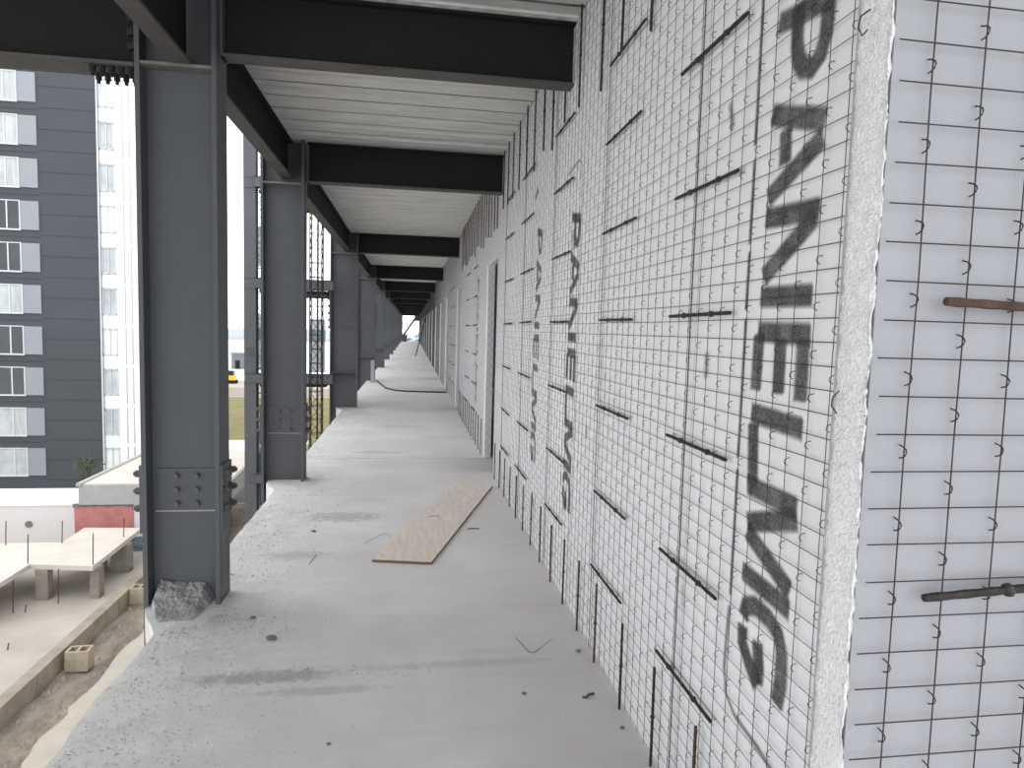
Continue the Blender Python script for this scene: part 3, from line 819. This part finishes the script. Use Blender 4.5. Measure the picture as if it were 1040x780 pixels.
for px, py in ((-4.2, 15.6), (-4.3, 18.9), (-6.8, 18.9)):
    MB().box(px-.1, py-.1, GZ-.02, px+.1, py+.1, -2.43).build('post', M['concrete_leg'], cn)
netting(-5.92, -5.2, 15.05, GZ-.0, -3.1, 'teal netting lying at the foot of the white wall under the canopy', 'ground_netting')
lo = thing('low_roof', (-5.5, 21.5, GZ), 'low white roof with dark edge beyond the canopy', 'roof')
MB().box(-7.5, 20.2, -2.62, -3.3, 20.4, -2.30).build('roof_edge', M['shed'], lo)
MB().box(-7.5, 20.4, -2.42, -3.3, 22.8, -2.30).build('roof_surface', M['roof_white'], lo)
MB().box(-7.4, 20.5, -11.0, -3.4, 22.7, -2.62).build('wall', M['fascia'], lo)
# site retaining walls down to the lower land
tag(MB().box(-14, 19.5, -11, 8, 19.8, GZ-.02).build('ground_retaining_wall', M['fascia']), kind='structure')

# little shrub on the boundary roof edge, in front of the dark tower
sh = thing('shrub', (-7.75, 17.3, -2.4), 'small spiky shrub growing behind the white wall, before the dark tower', 'shrub')
m = MB(); rn = random.Random(9)
for k in range(9): m.tube([(-7.75+rn.uniform(-.06,.06), 17.3, -2.75), (-7.75+rn.uniform(-.2,.2), 17.3+rn.uniform(-.1,.1), -1.95+rn.uniform(-.1,.1))], .008, 4)
m.build('stem', M['bark'], sh)
m = MB()
for k in range(150):
    c = Vector((-7.75+rn.gauss(0,.15), 17.3+rn.gauss(0,.12), -1.98+rn.gauss(0,.10)))
    d = Vector((rn.uniform(-1,1), rn.uniform(-1,1), rn.uniform(-.2,1))).normalized()*.11; s = d.cross(Vector((rn.random(), rn.random(), rn.random()))).normalized()*.018
    m.add([c-s*.3, c+d*.5-s, c+d, c+d*.5+s], [(0,1,2,3)])
m.build('foliage', M['leaf'], sh)
tag(MB().box(-9.2, 16.65, -3.62, -7.0, 17.6, -2.8).build('ground_planter', M['roof_white']), kind='structure')

# ------------------------------------------------------------------ apartment towers
ap = thing('apartment_tower', (-27, 48, -10), 'dark grey apartment tower with a column of windows', 'building')
MB().box(-42, 48.12, -11, -20.5, 60, 24).build('wall', M['apt'], ap)
m = MB()
for k in range(25):
    m.box(-24.0, 48.095, -9.3+k*1.35, -20.5, 48.125, -9.27+k*1.35)
for k in range(12): m.box(-42, 48.09, -8.95+k*2.70+2.2, -24.0, 48.125, -8.95+k*2.70+2.24)
m.build('cladding_joint', mat('cladding_shadow_gap', (.054,.058,.067), .8), ap)
MB().box(-20.5, 48.1, -11, -20.42, 60, 24).build('corner_return', M['apt_frame'], ap)
kinds = ['glass_mid','glass_light','glass_dark','glass_dark','glass_dark','glass_light','glass_light','glass_light','glass_dark','glass_light','glass_mid','glass_light']
for k in range(12):
    zb = -8.95 + k*2.70; zt = zb + 1.77
    # picture order from the bottom
    g = ['glass_mid','glass_light','glass_dark','glass_dark','glass_light','glass_dark','glass_dark','glass_light','glass_light','glass_light','glass_mid','glass_light'][k]
    for xo in (0, -6.5):
        xa, xb = -27.9+xo, -25.12+xo
        w = MB().box(xa, 48.02, zb-.10, xb, 48.13, zb).box(xa, 48.02, zt, xb, 48.13, zt+.06)
        w.box(xb-.07, 48.02, zb, xb, 48.13, zt).box(xa, 48.02, zb, xa+.07, 48.13, zt)
        w.box((xa+xb)/2+.55, 48.03, zb, (xa+xb)/2+.63, 48.13, zt)
        wo = w.build('window', M['apt_frame'], ap)
        MB().box(xa+.05, 48.085, zb, (xa+xb)/2+.56, 48.118, zt).build('pane', M[g if g != 'glass_light' else 'glass_mid'], wo)
        MB().box((xa+xb)/2+.6, 48.075, zb, xb-.05, 48.118, zt).build('pane', M[g], wo)
        MB().box(xb, 48.05, zb-.04, xb+1.08, 48.13, zt+.03).build('spandrel_panel', M['apt_panel'], ap)

wt = thing('white_apartment_tower', (-18.5, 52, -10), 'bright white apartment tower with window columns beside the dark tower', 'building')
YW = 48.2
MB().box(-20.42, YW+.12, -11, -16.6, 62, 24).build('wall', M['apt_white'], wt)
for k in range(12):
    zb = -8.95 + k*2.70
    w = MB()
    for za in (zb, zb+1.70): w.box(-20.38, YW, za, -19.50, YW+.13, za+.06)
    for xx in (-20.38, -19.97, -19.56): w.box(xx, YW, zb, xx+.05, YW+.13, zb+1.76)
    wo = w.build('window', M['apt_frame'], wt)
    MB().box(-20.36, YW+.07, zb+.05, -19.53, YW+.12, zb+1.71).build('pane', M['glass_mid' if k % 3 else 'glass_teal'], wo)
    MB().box(-20.38, YW+.05, zb-.90, -19.50, YW+.12, zb-.02).build('railing_panel', M['glass_teal'], wt)
    for xs in (-19.04, -18.62):
        MB().box(xs, YW+.08, zb-.62, xs+.09, YW+.125, zb+1.9).build('slot', M['slot'], wt)
    w = MB()
    for za in (zb, zb+1.70): w.box(-17.95, YW, za, -16.9, YW+.13, za+.06)
    for xx in (-17.95, -17.45, -16.95): w.box(xx, YW, zb, xx+.05, YW+.13, zb+1.76)
    wo = w.build('window', M['apt_frame'], wt)
    MB().box(-17.92, YW+.07, zb+.05, -16.93, YW+.12, zb+1.71).build('pane', M['glass_dark' if k < 4 else 'glass_mid'], wo)

# ------------------------------------------------------------------ far land
GF = -11.0
tag(MB().box(-900, 19.8, GF-1, 700, 1400, GF).build('ground_far', M['far_ground']), kind='structure')
tag(MB().box(-84, 66, GF, 24, 118, GF+.05).build('ground_grass', M['grass']), kind='structure')
tag(MB().box(-170, 120, GF, 70, 135, GF+.05).build('ground_road', M['road']), kind='structure')
tag(MB().box(-310, 152, GF, 70, 512, GF+.05).build('ground_lot', M['lot']), kind='structure')
sd = thing('roadside_shed', (-46.4, 190, GF), 'grey boxy shed standing on the pale lot in the distance', 'shed')
MB().box(-48.2, 190, GF, -44.5, 193.6, GF+4.2).build('wall', M['shed'], sd)
MB().prism([(-48.5,189.7),(-44.2,189.7),(-44.2,193.9),(-48.5,193.9)], GF+4.2, GF+4.6).build('roof', M['apt_panel'], sd)
MB().box(-47.2, 189.94, GF, -46.0, 190.0, GF+2.4).build('door', M['paint_dark'], sd)
def digger(x, y, label):
    t = thing('yellow_digger', (x, y, GF), label, 'digger')
    MB().box(x-1.1, y-.8, GF+.7, x+1.1, y+.8, GF+1.7).build('body', M['yellow'], t)
    MB().box(x-.2, y-.7, GF+1.7, x+.8, y+.7, GF+2.7).build('cab', M['glass_dark'], t)
    MB().box(x-1.3, y-.9, GF, x+1.3, y-.5, GF+.7).build('track', M['paint_dark'], t)
    MB().box(x-1.3, y+.5, GF, x+1.3, y+.9, GF+.7).build('track', M['paint_dark'], t)
    MB().tube([(x-.9, y, GF+1.5), (x-2.0, y, GF+2.8), (x-2.8, y, GF+1.0)], .16, 5).build('boom', M['yellow'], t)
digger(-37.0, 145, 'small yellow digger beside the far road')
m = MB()
def ridge(x): return 7 + 6*noise.noise((x*.006, 1, 0)) + 2.5*noise.noise((x*.03, 4, 0))
xs = [-900 + 12*i for i in range(130)]
vs = []; fs = []
for x in xs: vs += [(x, 640, GF), (x, 700, GF+ridge(x)), (x, 780, GF+ridge(x)*.9), (x, 860, GF)]
for i in range(len(xs)-1):
    for j in range(3): fs.append((i*4+j, (i+1)*4+j, (i+1)*4+j+1, i*4+j+1))
m.add(vs, fs); tag(m.build('distant_hills', M['hill'], None, True), kind='structure')
def far_tree(x, y, h, label, seed):
    t = thing('distant_tree', (x, y, GF), label, 'tree', 'hazy trees beyond the corridor end')
    MB().tube([(x, y, GF), (x, y, GF+h*.5)], .3, 6).build('trunk', M['bark'], t)
    m = MB(); rn = random.Random(seed)
    for k in range(500):
        c = Vector((x, y, GF+h*.62)) + Vector((rn.gauss(0, h*.13), rn.gauss(0, h*.13), rn.gauss(0, h*.13)))
        d = Vector((rn.uniform(-1,1), rn.uniform(-1,1), rn.uniform(-.3,1))).normalized()*h*.07; s = d.cross(Vector((rn.random(), rn.random(), rn.random()))).normalized()*h*.03
        m.add([c-d, c-s, c+d, c+s], [(0,1,2,3)])
    m.build('crown', M['tree_far'], t)
far_tree(-1.5, 150, 10.2, 'hazy tree at the left of the clump seen through the corridor end', 1)
far_tree(3.4, 158, 11.4, 'hazy tree in the middle of the clump seen through the corridor end', 2)
far_tree(8.0, 150, 10.6, 'hazy tree at the right of the clump seen through the corridor end', 3)

# ------------------------------------------------------------------ light: bright overcast sky
w = bpy.data.worlds.new('overcast'); S.world = w; w.use_nodes = True
nt = w.node_tree; bg = nt.nodes['Background']
tc = nt.nodes.new('ShaderNodeTexCoord'); sp = nt.nodes.new('ShaderNodeSeparateXYZ'); nt.links.new(tc.outputs['Generated'], sp.inputs[0])
rp = nt.nodes.new('ShaderNodeValToRGB'); rp.color_ramp.elements[0].position = 0; rp.color_ramp.elements[0].color = (.93,.95,.98,1)
rp.color_ramp.elements[1].position = .9; rp.color_ramp.elements[1].color = (1,.995,1,1)
nt.links.new(sp.outputs['Z'], rp.inputs['Fac']); nt.links.new(rp.outputs['Color'], bg.inputs['Color'])
bg.inputs['Strength'].default_value = 2.5
# ------------------------------------------------------------------ camera
yaw, pit, rol, F = .1522, .0803, -.0275, 675.
cy, sy = math.cos(yaw), math.sin(yaw)
f = Vector((sy*math.cos(pit), cy*math.cos(pit), -math.sin(pit)))
r = Vector((cy, -sy, 0)); d = f.cross(r)
c, s = math.cos(rol), math.sin(rol)
R = c*r + s*d; D = -s*r + c*d
cam = bpy.data.cameras.new('camera'); co = bpy.data.objects.new('camera', cam); COL.objects.link(co)
U = -D; B = -f
co.matrix_world = Matrix(((R.x, U.x, B.x, 0), (R.y, U.y, B.y, 0), (R.z, U.z, B.z, 1.55), (0,0,0,1)))
cam.sensor_fit = 'HORIZONTAL'; cam.sensor_width = 36; cam.lens = 36*F/1040
cam.clip_start = .05; cam.clip_end = 3000
S.camera = co
S.view_settings.view_transform = 'Standard'; S.view_settings.look = 'None'
S.view_settings.exposure = 0; S.view_settings.gamma = 1; S.view_settings.use_curve_mapping = False
